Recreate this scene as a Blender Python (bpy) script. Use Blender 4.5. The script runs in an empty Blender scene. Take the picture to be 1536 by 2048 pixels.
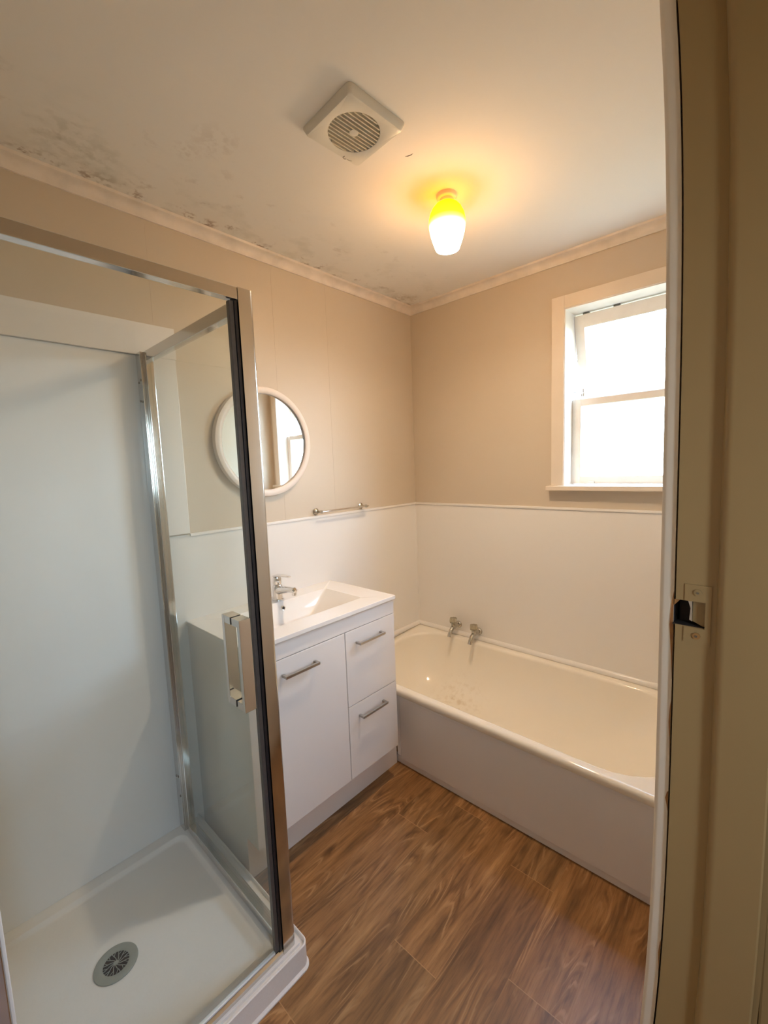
import bpy, bmesh, math, random
from mathutils import Vector, Matrix
random.seed(7)
PI = math.pi
sc = bpy.context.scene
col = sc.collection

# ------------------------------------------------------------------ camera
FPX = 861.3848
cam_d = bpy.data.cameras.new('camera')
cam = bpy.data.objects.new('camera', cam_d)
col.objects.link(cam)
sc.camera = cam
rt = Vector((0.73587797, 0.67606574, -0.03766599))
up = Vector((-0.04399941, 0.10325355, 0.99368142))
fw = Vector((-0.67568311, 0.72957098, -0.1057285))
m = Matrix((rt, up, -fw)).transposed().to_4x4()
m.translation = Vector((1.72691215, -2.16841117, 1.48542161))
cam.matrix_world = m
cam_d.sensor_fit = 'VERTICAL'
cam_d.sensor_height = 36.0
cam_d.lens = FPX / 2048 * 36.0
cam_d.clip_start = 0.02

# ------------------------------------------------------------------ world, lights, exposure
SKY = 23.0
LAMP = 6.0
HALL_FILL = 7.0
EXPO = 0.50
world = bpy.data.worlds.new('daylight')
sc.world = world
world.use_nodes = True
wn, wl = world.node_tree.nodes, world.node_tree.links
wn.clear()
wo = wn.new('ShaderNodeOutputWorld')
bg = wn.new('ShaderNodeBackground')
tc = wn.new('ShaderNodeTexCoord')
sx = wn.new('ShaderNodeSeparateXYZ')
cr = wn.new('ShaderNodeValToRGB')
cr.color_ramp.elements[0].position = 0.44
cr.color_ramp.elements[0].color = (0.085, 0.095, 0.075, 1)
cr.color_ramp.elements[1].position = 0.53
cr.color_ramp.elements[1].color = (0.72, 0.87, 1.0, 1)
e = cr.color_ramp.elements.new(1.0)
e.color = (0.32, 0.58, 1.0, 1)
mr = wn.new('ShaderNodeMapRange')
mr.inputs[1].default_value = -1
mr.inputs[2].default_value = 1
wl.new(tc.outputs['Generated'], sx.inputs[0])
wl.new(sx.outputs[2], mr.inputs[0])
wl.new(mr.outputs[0], cr.inputs[0])
wl.new(cr.outputs[0], bg.inputs[0])
bg.inputs[1].default_value = SKY
wl.new(bg.outputs[0], wo.inputs[0])

sc.view_settings.view_transform = 'Standard'
sc.view_settings.look = 'None'
sc.view_settings.gamma = 1
sc.view_settings.use_curve_mapping = False
sc.view_settings.exposure = EXPO
sc.cycles.use_denoising = True
sc.cycles.max_bounces = 16
sc.cycles.diffuse_bounces = 8
sc.cycles.glossy_bounces = 8
sc.cycles.transparent_max_bounces = 24
sc.cycles.sample_clamp_indirect = 6
sc.cycles.caustics_reflective = False
sc.cycles.caustics_refractive = False

# daylight entering by the window: a portal guiding the sky's own light
pd = bpy.data.lights.new('window_portal', 'AREA')
pd.shape = 'RECTANGLE'
pd.size = 0.60
pd.size_y = 0.85
pd.cycles.is_portal = True
po = bpy.data.objects.new('window_portal', pd)
po.location = (1.23, 0.36, 1.775)
po.rotation_euler = (-PI / 2, 0, 0)
col.objects.link(po)

pd2 = bpy.data.lights.new('hall_fill_portal', 'AREA')  # portal for the added hall opening that fills the lower room
pd2.shape = 'RECTANGLE'
pd2.size = 0.40
pd2.size_y = 0.60
pd2.cycles.is_portal = True
po2 = bpy.data.objects.new('hall_fill_portal', pd2)
po2.location = (3.06, -2.40, 1.65)
po2.rotation_euler = (PI / 2, 0, PI / 2)
col.objects.link(po2)

# added fill light in the unseen hallway, brightens the bathroom from behind
hd = bpy.data.lights.new('hall_fill_light', 'AREA')
hd.shape = 'DISK'
hd.size = 0.3
hd.energy = HALL_FILL
hd.color = (1.0, 0.86, 0.68)
ho = bpy.data.objects.new('hall_fill_light', hd)
ho.location = (2.35, -1.15, 2.38)
col.objects.link(ho)


# ------------------------------------------------------------------ materials
def srgb(r, g, b):
    f = lambda c: ((c / 255) / 12.92 if c <= 10 else ((c / 255 + .055) / 1.055) ** 2.4)
    return (f(r), f(g), f(b), 1)


def base_mat(name, color, rough=0.5, metal=0.0, coat=0.0, spec=0.5):
    ma = bpy.data.materials.new(name)
    ma.use_nodes = True
    b = ma.node_tree.nodes['Principled BSDF']
    b.inputs['Base Color'].default_value = (*color[:3], 1)
    b.inputs['Roughness'].default_value = rough
    b.inputs['Metallic'].default_value = metal
    b.inputs['Coat Weight'].default_value = coat
    b.inputs['Coat Roughness'].default_value = 0.05
    b.inputs['Specular IOR Level'].default_value = spec
    return ma


def add_noise(ma, c2, scale=6, detail=4, amount=0.3, bump=0.0, bscale=200, stretch=(1, 1, 1), rough_var=0.0):
    nt = ma.node_tree
    n, l = nt.nodes, nt.links
    b = n['Principled BSDF']
    tc = n.new('ShaderNodeTexCoord')
    mp = n.new('ShaderNodeMapping')
    mp.inputs['Scale'].default_value = stretch
    l.new(tc.outputs['Object'], mp.inputs[0])
    no = n.new('ShaderNodeTexNoise')
    no.inputs['Scale'].default_value = scale
    no.inputs['Detail'].default_value = detail
    l.new(mp.outputs[0], no.inputs['Vector'])
    r = n.new('ShaderNodeMapRange')
    r.inputs[1].default_value = 0.4
    r.inputs[2].default_value = 0.75
    r.inputs[4].default_value = amount
    l.new(no.outputs[0], r.inputs[0])
    mx = n.new('ShaderNodeMix')
    mx.data_type = 'RGBA'
    mx.inputs[6].default_value = b.inputs['Base Color'].default_value
    mx.inputs[7].default_value = (*c2[:3], 1)
    l.new(r.outputs[0], mx.inputs[0])
    l.new(mx.outputs[2], b.inputs['Base Color'])
    if bump:
        n2 = n.new('ShaderNodeTexNoise')
        n2.inputs['Scale'].default_value = bscale
        n2.inputs['Detail'].default_value = 3
        l.new(mp.outputs[0], n2.inputs['Vector'])
        bp = n.new('ShaderNodeBump')
        bp.inputs['Strength'].default_value = bump
        bp.inputs['Distance'].default_value = 0.002
        l.new(n2.outputs[0], bp.inputs['Height'])
        l.new(bp.outputs[0], b.inputs['Normal'])
    if rough_var:
        a = n.new('ShaderNodeMath')
        a.operation = 'MULTIPLY_ADD'
        a.inputs[1].default_value = rough_var
        a.inputs[2].default_value = b.inputs['Roughness'].default_value
        l.new(no.outputs[0], a.inputs[0])
        l.new(a.outputs[0], b.inputs['Roughness'])
    return mx


M = {}
M['wall'] = base_mat('beige_wall_paint', (0.60, 0.515, 0.405), 0.42)
add_noise(M['wall'], (0.54, 0.455, 0.35), 2.2, 3, 0.25, 0.06, 130)
M['white_panel'] = base_mat('gloss_white_wall_panel', (0.80, 0.775, 0.74), 0.22)
add_noise(M['white_panel'], (0.74, 0.72, 0.68), 1.5, 2, 0.2, 0.02, 40)
M['trim'] = base_mat('cream_gloss_trim', (0.76, 0.67, 0.56), 0.33)
add_noise(M['trim'], (0.66, 0.57, 0.46), 9, 5, 0.3, 0.06, 60)
M['cornice'] = base_mat('cornice_paint', (0.78, 0.70, 0.61), 0.45)
add_noise(M['cornice'], (0.45, 0.41, 0.35), 14, 6, 0.45, 0.05, 80)
M['window_white'] = base_mat('window_paint', (0.78, 0.72, 0.64), 0.35)
add_noise(M['window_white'], (0.62, 0.56, 0.48), 20, 5, 0.3, 0.05, 80)
M['jamb'] = base_mat('shaded_door_frame_paint', (0.34, 0.225, 0.095), 0.42)  # frame paint darkened and browned, its dim shaded look put into the colour
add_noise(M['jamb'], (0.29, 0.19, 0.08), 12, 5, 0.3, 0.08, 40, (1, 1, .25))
M['acrylic'] = base_mat('shower_acrylic', (0.82, 0.83, 0.84), 0.20)
add_noise(M['acrylic'], (0.75, 0.75, 0.74), 3, 2, 0.2)
M['tray'] = base_mat('tray_acrylic', (0.80, 0.775, 0.75), 0.28)
add_noise(M['tray'], (0.72, 0.69, 0.66), 260, 2, 0.35, 0.05, 300)
M['vanity'] = base_mat('gloss_white_cabinet', (0.80, 0.76, 0.73), 0.12, coat=0.3)
add_noise(M['vanity'], (0.77, 0.74, 0.71), 2, 2, 0.2)
M['ceramic'] = base_mat('white_ceramic', (0.84, 0.81, 0.77), 0.05, coat=0.5)
add_noise(M['ceramic'], (0.80, 0.77, 0.73), 3, 2, 0.15)
M['enamel'] = base_mat('cream_bath_enamel', (0.85, 0.80, 0.70), 0.12, coat=0.3)
M['panel'] = base_mat('bath_panel_white', (0.82, 0.80, 0.80), 0.30)
add_noise(M['panel'], (0.78, 0.76, 0.755), 2, 2, 0.2)
M['chrome'] = base_mat('polished_chrome', (0.80, 0.79, 0.77), 0.07, 1.0)
add_noise(M['chrome'], (0.72, 0.71, 0.69), 30, 2, 0.2)
M['profile'] = base_mat('bright_aluminium_profile', (0.64, 0.63, 0.61), 0.12, 1.0)
add_noise(M['profile'], (0.60, 0.585, 0.56), 5, 2, 0.3, stretch=(1, 1, .1))
M['satin'] = base_mat('satin_nickel', (0.50, 0.47, 0.44), 0.28, 1.0)
add_noise(M['satin'], (0.42, 0.40, 0.37), 60, 2, 0.3)
M['dullchrome'] = base_mat('worn_chrome', (0.55, 0.52, 0.46), 0.2, 1.0)
add_noise(M['dullchrome'], (0.36, 0.33, 0.27), 60, 4, 0.5)
M['rubber'] = base_mat('black_rubber_seal', (0.012, 0.013, 0.018), 0.3)
add_noise(M['rubber'], (0.02, 0.02, 0.025), 60, 4, 0.5)
M['greyseal'] = base_mat('grey_magnet_seal', (0.07, 0.065, 0.065), 0.3)
add_noise(M['greyseal'], (0.10, 0.09, 0.09), 60, 4, 0.5)
M['dark'] = base_mat('painted_recess_shade', (0.012, 0.008, 0.007), 0.8)  # near-black colour stands in for shade inside gaps and holes
add_noise(M['dark'], (0.03, 0.015, 0.01), 60, 4, 0.5)
M['drain'] = base_mat('grey_drain_plastic', (0.30, 0.31, 0.28), 0.35)
add_noise(M['drain'], (0.24, 0.25, 0.22), 40, 4, 0.4)
M['fan'] = base_mat('aged_white_plastic', (0.70, 0.68, 0.60), 0.35)
add_noise(M['fan'], (0.60, 0.57, 0.48), 14, 4, 0.4)
M['slat'] = base_mat('dusty_grille_plastic', (0.60, 0.56, 0.44), 0.55)
add_noise(M['slat'], (0.40, 0.35, 0.25), 60, 4, 0.5)
M['fandark'] = base_mat('dark_brown_duct', (0.07, 0.055, 0.035), 0.8)  # dark brown, mottled slightly lighter
add_noise(M['fandark'], (0.12, 0.10, 0.06), 60, 4, 0.6)
M['mirror'] = base_mat('silvered_mirror', (0.90, 0.92, 0.92), 0.015, 1.0)
M['mirror_frame'] = base_mat('cream_mirror_frame', (0.76, 0.68, 0.61), 0.35)
add_noise(M['mirror_frame'], (0.70, 0.62, 0.54), 12, 3, 0.3)
M['plug_brown'] = base_mat('bare_timber', (0.30, 0.12, 0.04), 0.6)
add_noise(M['plug_brown'], (0.45, 0.26, 0.06), 60, 4, 0.6)
M['screw'] = base_mat('screw_steel', (0.22, 0.20, 0.17), 0.35, 1.0)
add_noise(M['screw'], (0.12, 0.1, 0.08), 90, 3, 0.4)


def glass_mat(name, tint, rough=0.0, haze=0.0):
    ma = bpy.data.materials.new(name)
    ma.use_nodes = True
    n, l = ma.node_tree.nodes, ma.node_tree.links
    n.clear()
    out = n.new('ShaderNodeOutputMaterial')
    tr = n.new('ShaderNodeBsdfTransparent')
    tr.inputs[0].default_value = (*tint, 1)
    gl = n.new('ShaderNodeBsdfGlossy')
    gl.inputs['Roughness'].default_value = rough
    fr = n.new('ShaderNodeFresnel')
    fr.inputs[0].default_value = 1.45
    geo = n.new('ShaderNodeNewGeometry')
    # reflect on the outward faces only (the far face of a thin pane would double it)
    inv = n.new('ShaderNodeMath')
    inv.operation = 'SUBTRACT'
    inv.inputs[0].default_value = 1.0
    l.new(geo.outputs['Backfacing'], inv.inputs[1])
    mul = n.new('ShaderNodeMath')
    mul.operation = 'MULTIPLY'
    l.new(fr.outputs[0], mul.inputs[0])
    l.new(inv.outputs[0], mul.inputs[1])
    mx = n.new('ShaderNodeMixShader')
    l.new(mul.outputs[0], mx.inputs[0])
    l.new(tr.outputs[0], mx.inputs[1])
    l.new(gl.outputs[0], mx.inputs[2])
    last = mx
    if haze:
        df = n.new('ShaderNodeBsdfDiffuse')
        df.inputs[0].default_value = (0.8, 0.85, 0.83, 1)
        tcn = n.new('ShaderNodeTexCoord')
        no = n.new('ShaderNodeTexNoise')
        no.inputs['Scale'].default_value = 5
        l.new(tcn.outputs['Object'], no.inputs['Vector'])
        mm = n.new('ShaderNodeMath')
        mm.operation = 'MULTIPLY'
        mm.inputs[1].default_value = haze
        l.new(no.outputs[0], mm.inputs[0])
        m2 = n.new('ShaderNodeMixShader')
        l.new(mm.outputs[0], m2.inputs[0])
        l.new(mx.outputs[0], m2.inputs[1])
        l.new(df.outputs[0], m2.inputs[2])
        last = m2
    l.new(last.outputs[0], out.inputs[0])
    return ma


M['glass'] = glass_mat('shower_glass', (0.955, 0.975, 0.965), 0.0, 0.04)
M['window_glass'] = glass_mat('window_pane_glass', (0.95, 0.97, 0.98), 0.02, 0.03)


def crystal():
    ma = base_mat('clear_acrylic_knob', (0.80, 0.74, 0.58), 0.08)
    b = ma.node_tree.nodes['Principled BSDF']
    b.inputs['Transmission Weight'].default_value = 0.75
    b.inputs['IOR'].default_value = 1.4
    add_noise(ma, (0.5, 0.42, 0.28), 90, 2, 0.4)
    return ma


M['crystal'] = crystal()


def ceiling_mat():
    ma = base_mat('off_white_ceiling_paint', (0.80, 0.775, 0.72), 0.78, spec=0.3)
    mx = add_noise(ma, (0.73, 0.705, 0.64), 1.8, 3, 0.25, 0.05, 90)
    n, l = ma.node_tree.nodes, ma.node_tree.links
    b = n['Principled BSDF']
    tc = n.new('ShaderNodeTexCoord')
    s = n.new('ShaderNodeSeparateXYZ')
    l.new(tc.outputs['Object'], s.inputs[0])

    def patches(scale, lo, hi, falloff_near, falloff_far, seed, strength):
        no = n.new('ShaderNodeTexNoise')
        no.inputs['Scale'].default_value = scale
        no.inputs['Detail'].default_value = 5
        no.inputs['Roughness'].default_value = 0.6
        mp = n.new('ShaderNodeMapping')
        mp.inputs['Location'].default_value = (seed, seed * .7, 0)
        mp.inputs['Scale'].default_value = (1.0, 0.75, 1)
        l.new(tc.outputs['Object'], mp.inputs[0])
        l.new(mp.outputs[0], no.inputs['Vector'])
        r = n.new('ShaderNodeMapRange')
        r.inputs[1].default_value = lo
        r.inputs[2].default_value = hi
        l.new(no.outputs[0], r.inputs[0])
        f = n.new('ShaderNodeMapRange')
        f.inputs[1].default_value = falloff_near
        f.inputs[2].default_value = falloff_far
        f.inputs[3].default_value = strength
        f.inputs[4].default_value = 0.0
        l.new(s.outputs[0], f.inputs[0])
        k = n.new('ShaderNodeMath')
        k.operation = 'MULTIPLY'
        l.new(r.outputs[0], k.inputs[0])
        l.new(f.outputs[0], k.inputs[1])
        return k

    def over(prev, mask, color):
        x = n.new('ShaderNodeMix')
        x.data_type = 'RGBA'
        l.new(mask.outputs[0], x.inputs[0])
        l.new(prev.outputs[2], x.inputs[6])
        x.inputs[7].default_value = (*color, 1)
        return x
    p = over(mx, patches(28, .60, .68, .05, .12, 1.3, .75), (0.30, 0.20, 0.13))     # peeled brown flecks by the cornice
    p = over(p, patches(16, .61, .70, .1, .55, 4.1, .35), (0.36, 0.28, 0.21))
    p = over(p, patches(9, .52, .70, .04, .45, 8.2, .35), (0.40, 0.39, 0.31))       # grey mould bloom
    # single stains where they sit: (x, y, radius, strength, colour, grain)
    for x_, y_, r_, st_, c_, g_ in ((.20, -1.78, .13, .55, (.33, .32, .23), 30), (.17, -1.70, .09, .5, (.33, .32, .23), 34),
                                    (.47, -1.47, .09, .40, (.36, .26, .19), 42), (.38, -1.52, .05, .4, (.36, .26, .19), 60),
                                    (.057, -1.30, .040, .95, (.26, .15, .09), 55), (.060, -1.375, .030, .9, (.30, .19, .12), 70),
                                    (.088, -1.228, .022, .9, (.26, .15, .09), 70), (.052, -1.55, .035, .8, (.30, .20, .14), 60),
                                    (.060, -1.66, .06, .7, (.33, .27, .19), 45), (.050, -1.80, .07, .7, (.36, .31, .23), 40),
                                    (.062, -.14, .12, .5, (.40, .29, .18), 40)):
        d = n.new('ShaderNodeVectorMath')
        d.operation = 'DISTANCE'
        d.inputs[1].default_value = (x_, y_, CH)
        l.new(tc.outputs['Object'], d.inputs[0])
        f = n.new('ShaderNodeMapRange')
        f.inputs[1].default_value = r_ * .35
        f.inputs[2].default_value = r_
        f.inputs[3].default_value = st_ * (.42 if x_ > .12 else .75)
        f.inputs[4].default_value = 0
        l.new(d.outputs['Value'], f.inputs[0])
        no = n.new('ShaderNodeTexNoise')
        no.inputs['Scale'].default_value = g_
        no.inputs['Detail'].default_value = 5
        l.new(tc.outputs['Object'], no.inputs['Vector'])
        r = n.new('ShaderNodeMapRange')
        r.inputs[1].default_value = .47
        r.inputs[2].default_value = .60
        l.new(no.outputs[0], r.inputs[0])
        k = n.new('ShaderNodeMath')
        k.operation = 'MULTIPLY'
        l.new(r.outputs[0], k.inputs[0])
        l.new(f.outputs[0], k.inputs[1])
        p = over(p, k, c_)
    l.new(p.outputs[2], b.inputs['Base Color'])
    return ma


CH = 2.44       # ceiling height
M['ceiling'] = ceiling_mat()


def enamel_stains(ma):
    n, l = ma.node_tree.nodes, ma.node_tree.links
    b = n['Principled BSDF']
    tc = n.new('ShaderNodeTexCoord')
    no = n.new('ShaderNodeTexNoise')
    no.inputs['Scale'].default_value = 38
    no.inputs['Detail'].default_value = 6
    l.new(tc.outputs['Object'], no.inputs['Vector'])
    r = n.new('ShaderNodeMapRange')
    r.inputs[1].default_value = .50
    r.inputs[2].default_value = .70
    l.new(no.outputs[0], r.inputs[0])
    d = n.new('ShaderNodeVectorMath')
    d.operation = 'DISTANCE'
    d.inputs[1].default_value = (-0.40, 0.125, 0.13)
    l.new(tc.outputs['Object'], d.inputs[0])
    f = n.new('ShaderNodeMapRange')
    f.inputs[1].default_value = .02
    f.inputs[2].default_value = .20
    f.inputs[3].default_value = .38
    f.inputs[4].default_value = 0
    l.new(d.outputs['Value'], f.inputs[0])
    k = n.new('ShaderNodeMath')
    k.operation = 'MULTIPLY'
    l.new(r.outputs[0], k.inputs[0])
    l.new(f.outputs[0], k.inputs[1])
    mx = n.new('ShaderNodeMix')
    mx.data_type = 'RGBA'
    mx.inputs[6].default_value = b.inputs['Base Color'].default_value
    mx.inputs[7].default_value = (0.50, 0.36, 0.18, 1)
    l.new(k.outputs[0], mx.inputs[0])
    l.new(mx.outputs[2], b.inputs['Base Color'])


enamel_stains(M['enamel'])


def floor_mat():
    ma = base_mat('wood_plank_vinyl', (0.2, 0.1, 0.05), 0.38)
    n, l = ma.node_tree.nodes, ma.node_tree.links
    b = n['Principled BSDF']
    uv = n.new('ShaderNodeUVMap')
    uv.uv_map = 'plank'
    uvr = n.new('ShaderNodeUVMap')
    uvr.uv_map = 'edge'
    at = n.new('ShaderNodeAttribute')
    at.attribute_name = 'tone'

    def vmul(src, v):
        k = n.new('ShaderNodeVectorMath')
        k.operation = 'MULTIPLY'
        k.inputs[1].default_value = v
        l.new(src, k.inputs[0])
        return k

    def math_(op, a, bb, clamp=False):
        k = n.new('ShaderNodeMath')
        k.operation = op
        k.use_clamp = clamp
        for i, q in enumerate((a, bb)):
            if isinstance(q, (int, float)):
                k.inputs[i].default_value = q
            elif q is not None:
                l.new(q, k.inputs[i])
        return k.outputs[0]

    def mixc(fac, a, c):
        k = n.new('ShaderNodeMix')
        k.data_type = 'RGBA'
        l.new(fac, k.inputs[0])
        if isinstance(a, tuple):
            k.inputs[6].default_value = a
        else:
            l.new(a, k.inputs[6])
        if isinstance(c, tuple):
            k.inputs[7].default_value = c
        else:
            l.new(c, k.inputs[7])
        return k.outputs[2]

    def ramp(src, pts):
        k = n.new('ShaderNodeValToRGB')
        els = k.color_ramp.elements
        els[0].position, els[0].color = pts[0][0], pts[0][1]
        els[1].position, els[1].color = pts[-1][0], pts[-1][1]
        for p, c in pts[1:-1]:
            q = els.new(p)
            q.color = c
        l.new(src, k.inputs[0])
        return k.outputs[0]
    # broad figure: smooth field stretched along the board, its contour lines are the cathedral grain
    fld = n.new('ShaderNodeTexNoise')
    fld.inputs['Scale'].default_value = 1.0
    fld.inputs['Detail'].default_value = 1.5
    l.new(vmul(uv.outputs[0], (8, 1.3, 1)).outputs[0], fld.inputs['Vector'])
    ring = math_('MULTIPLY', fld.outputs[0], 30.0)
    fine = n.new('ShaderNodeTexNoise')
    fine.inputs['Scale'].default_value = 1.0
    fine.inputs['Detail'].default_value = 6
    fine.inputs['Roughness'].default_value = 0.65
    l.new(vmul(uv.outputs[0], (120, 9, 1)).outputs[0], fine.inputs['Vector'])
    ring2 = math_('ADD', ring, math_('MULTIPLY', fine.outputs[0], 1.1))
    s1 = math_('SINE', math_('MULTIPLY', ring2, 6.2832 * .55), None)
    s1 = math_('MULTIPLY_ADD', s1, 0.5)
    s1.node.inputs[2].default_value = 0.5
    broad = n.new('ShaderNodeTexNoise')
    broad.inputs['Scale'].default_value = 1.0
    broad.inputs['Detail'].default_value = 4
    l.new(vmul(uv.outputs[0], (26, 2.4, 1)).outputs[0], broad.inputs['Vector'])
    c0 = ramp(broad.outputs[0], [(0.30, srgb(104, 72, 40)), (0.45, srgb(130, 93, 55)), (0.58, srgb(146, 106, 65)), (0.72, srgb(166, 127, 84))])
    streak = ramp(fine.outputs[0], [(0.36, (0.68, 0.65, 0.62, 1)), (0.50, (1, 1, 1, 1)), (0.68, (1.25, 1.23, 1.2, 1))])
    k = n.new('ShaderNodeMix')
    k.data_type = 'RGBA'
    k.blend_type = 'MULTIPLY'
    k.inputs[0].default_value = 0.85
    l.new(c0, k.inputs[6])
    l.new(streak, k.inputs[7])
    # light contour lines only in patches
    msk = n.new('ShaderNodeTexNoise')
    msk.inputs['Scale'].default_value = 1.0
    msk.inputs['Detail'].default_value = 2
    l.new(vmul(uv.outputs[0], (14, 4.2, 1)).outputs[0], msk.inputs['Vector'])
    mk = n.new('ShaderNodeMapRange')
    mk.inputs[1].default_value = 0.47
    mk.inputs[2].default_value = 0.60
    l.new(msk.outputs[0], mk.inputs[0])
    line = n.new('ShaderNodeMapRange')
    line.inputs[1].default_value = 0.84
    line.inputs[2].default_value = 1.0
    line.inputs[4].default_value = 0.55
    l.new(s1, line.inputs[0])
    c1 = mixc(math_('MULTIPLY', line.outputs[0], mk.outputs[0]), k.outputs[2], srgb(182, 142, 98))
    dl = n.new('ShaderNodeMapRange')
    dl.inputs[1].default_value = 0.25
    dl.inputs[2].default_value = 0.0
    dl.inputs[4].default_value = 0.45
    l.new(s1, dl.inputs[0])
    c2 = mixc(math_('MULTIPLY', dl.outputs[0], mk.outputs[0]), c1, srgb(74, 44, 22))
    # knots
    vo = n.new('ShaderNodeTexVoronoi')
    vo.inputs['Scale'].default_value = 1.0
    l.new(vmul(uv.outputs[0], (7.5, 2.6, 1)).outputs[0], vo.inputs['Vector'])
    kn = n.new('ShaderNodeMapRange')
    kn.inputs[1].default_value = 0.13
    kn.inputs[2].default_value = 0.03
    kn.inputs[4].default_value = 0.7
    l.new(vo.outputs['Distance'], kn.inputs[0])
    c3 = mixc(kn.outputs[0], c2, srgb(58, 33, 16))
    # board tone
    tn = n.new('ShaderNodeMix')
    tn.data_type = 'RGBA'
    tn.blend_type = 'MULTIPLY'
    tn.inputs[0].default_value = 1
    l.new(c3, tn.inputs[6])
    l.new(at.outputs['Color'], tn.inputs[7])
    # joints: edge uv counts metres from the board's borders
    se = n.new('ShaderNodeSeparateXYZ')
    l.new(uvr.outputs[0], se.inputs[0])
    jx = n.new('ShaderNodeMapRange')
    jx.inputs[1].default_value = 0.0016
    jx.inputs[2].default_value = 0.0006
    jx.inputs[4].default_value = 0.35
    l.new(se.outputs[0], jx.inputs[0])
    jy = n.new('ShaderNodeMapRange')
    jy.inputs[1].default_value = 0.0016
    jy.inputs[2].default_value = 0.0008
    jy.inputs[4].default_value = 0.75
    l.new(se.outputs[1], jy.inputs[0])
    c4 = mixc(jx.outputs[0], tn.outputs[2], srgb(165, 122, 80))
    c5 = mixc(jy.outputs[0], c4, srgb(178, 136, 92))
    l.new(c5, b.inputs['Base Color'])
    bp = n.new('ShaderNodeBump')
    bp.inputs['Strength'].default_value = 0.12
    bp.inputs['Distance'].default_value = 0.001
    l.new(fine.outputs[0], bp.inputs['Height'])
    l.new(bp.outputs[0], b.inputs['Normal'])
    return ma


M['floor'] = floor_mat()


def shade_mat():
    ma = bpy.data.materials.new('lit_amber_glass')
    ma.use_nodes = True
    n, l = ma.node_tree.nodes, ma.node_tree.links
    n.clear()
    out = n.new('ShaderNodeOutputMaterial')
    em = n.new('ShaderNodeEmission')
    tc = n.new('ShaderNodeTexCoord')
    s = n.new('ShaderNodeSeparateXYZ')
    l.new(tc.outputs['Object'], s.inputs[0])
    r = n.new('ShaderNodeMapRange')
    r.inputs[1].default_value = -0.185
    r.inputs[2].default_value = -0.01
    l.new(s.outputs[2], r.inputs[0])
    c = n.new('ShaderNodeValToRGB')
    el = c.color_ramp.elements
    el[0].position, el[0].color = 0.0, (1.0, 0.76, 0.52, 1)
    el[1].position, el[1].color = 1.0, (1.0, 0.22, 0.001, 1)
    for p, q in ((0.36, (1.0, 0.50, 0.14, 1)), (0.48, (1.0, 0.38, 0.03, 1)), (0.56, (1.0, 0.34, 0.003, 1)), (0.80, (1.0, 0.32, 0.001, 1))):
        k = el.new(p)
        k.color = q
    l.new(r.outputs[0], c.inputs[0])
    st = n.new('ShaderNodeValToRGB')
    el = st.color_ramp.elements
    el[0].position, el[0].color = 0.0, (.62, .62, .62, 1)
    el[1].position, el[1].color = 1.0, (.035, .035, .035, 1)
    for p, q in ((0.36, .17), (0.50, .065), (0.80, .055)):
        k = el.new(p)
        k.color = (q, q, q, 1)
    l.new(r.outputs[0], st.inputs[0])
    mu = n.new('ShaderNodeMath')
    mu.operation = 'MULTIPLY'
    mu.inputs[1].default_value = 22.0 * LAMP
    l.new(st.outputs[0], mu.inputs[0])
    l.new(c.outputs[0], em.inputs[0])
    l.new(mu.outputs[0], em.inputs[1])
    l.new(em.outputs[0], out.inputs[0])
    return ma


M['shade'] = shade_mat()
bulb_m = base_mat('lit_bulb', (1, 1, 1), 0.5)
bulb_m.node_tree.nodes['Principled BSDF'].inputs['Emission Color'].default_value = (1, 0.79, 0.58, 1)
bulb_m.node_tree.nodes['Principled BSDF'].inputs['Emission Strength'].default_value = 150 * LAMP
M['bulb'] = bulb_m


# ------------------------------------------------------------------ geometry helpers
def add_box(bm, x0, x1, y0, y1, z0, z1, bevel=0.0, seg=2):
    vs = [bm.verts.new((x, y, z)) for x in (x0, x1) for y in (y0, y1) for z in (z0, z1)]
    f = [(0, 1, 3, 2), (4, 6, 7, 5), (0, 4, 5, 1), (2, 3, 7, 6), (0, 2, 6, 4), (1, 5, 7, 3)]
    fs = [bm.faces.new([vs[i] for i in q]) for q in f]
    if bevel:
        es = list({e for q in fs for e in q.edges})
        bmesh.ops.bevel(bm, geom=es, offset=bevel, segments=seg, profile=.6, affect='EDGES')
    return bm


def box(*a, **k):
    return add_box(bmesh.new(), *a, **k)


def add_lathe(bm, prof, center=(0, 0, 0), axis='z', n=32, cap0=True, cap1=True):
    rings = []
    for r, h in prof:
        ring = []
        for i in range(n):
            t = 2 * PI * i / n
            a, b = r * math.cos(t), r * math.sin(t)
            p = {'z': (a, b, h), 'x': (h, a, b), 'y': (a, h, -b)}[axis]
            ring.append(bm.verts.new(Vector(p) + Vector(center)))
        rings.append(ring)
    for k in range(len(rings) - 1):
        for i in range(n):
            j = (i + 1) % n
            bm.faces.new((rings[k][i], rings[k][j], rings[k + 1][j], rings[k + 1][i]))
    if cap0:
        bm.faces.new(list(reversed(rings[0])))
    if cap1:
        bm.faces.new(rings[-1])
    return bm


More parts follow.
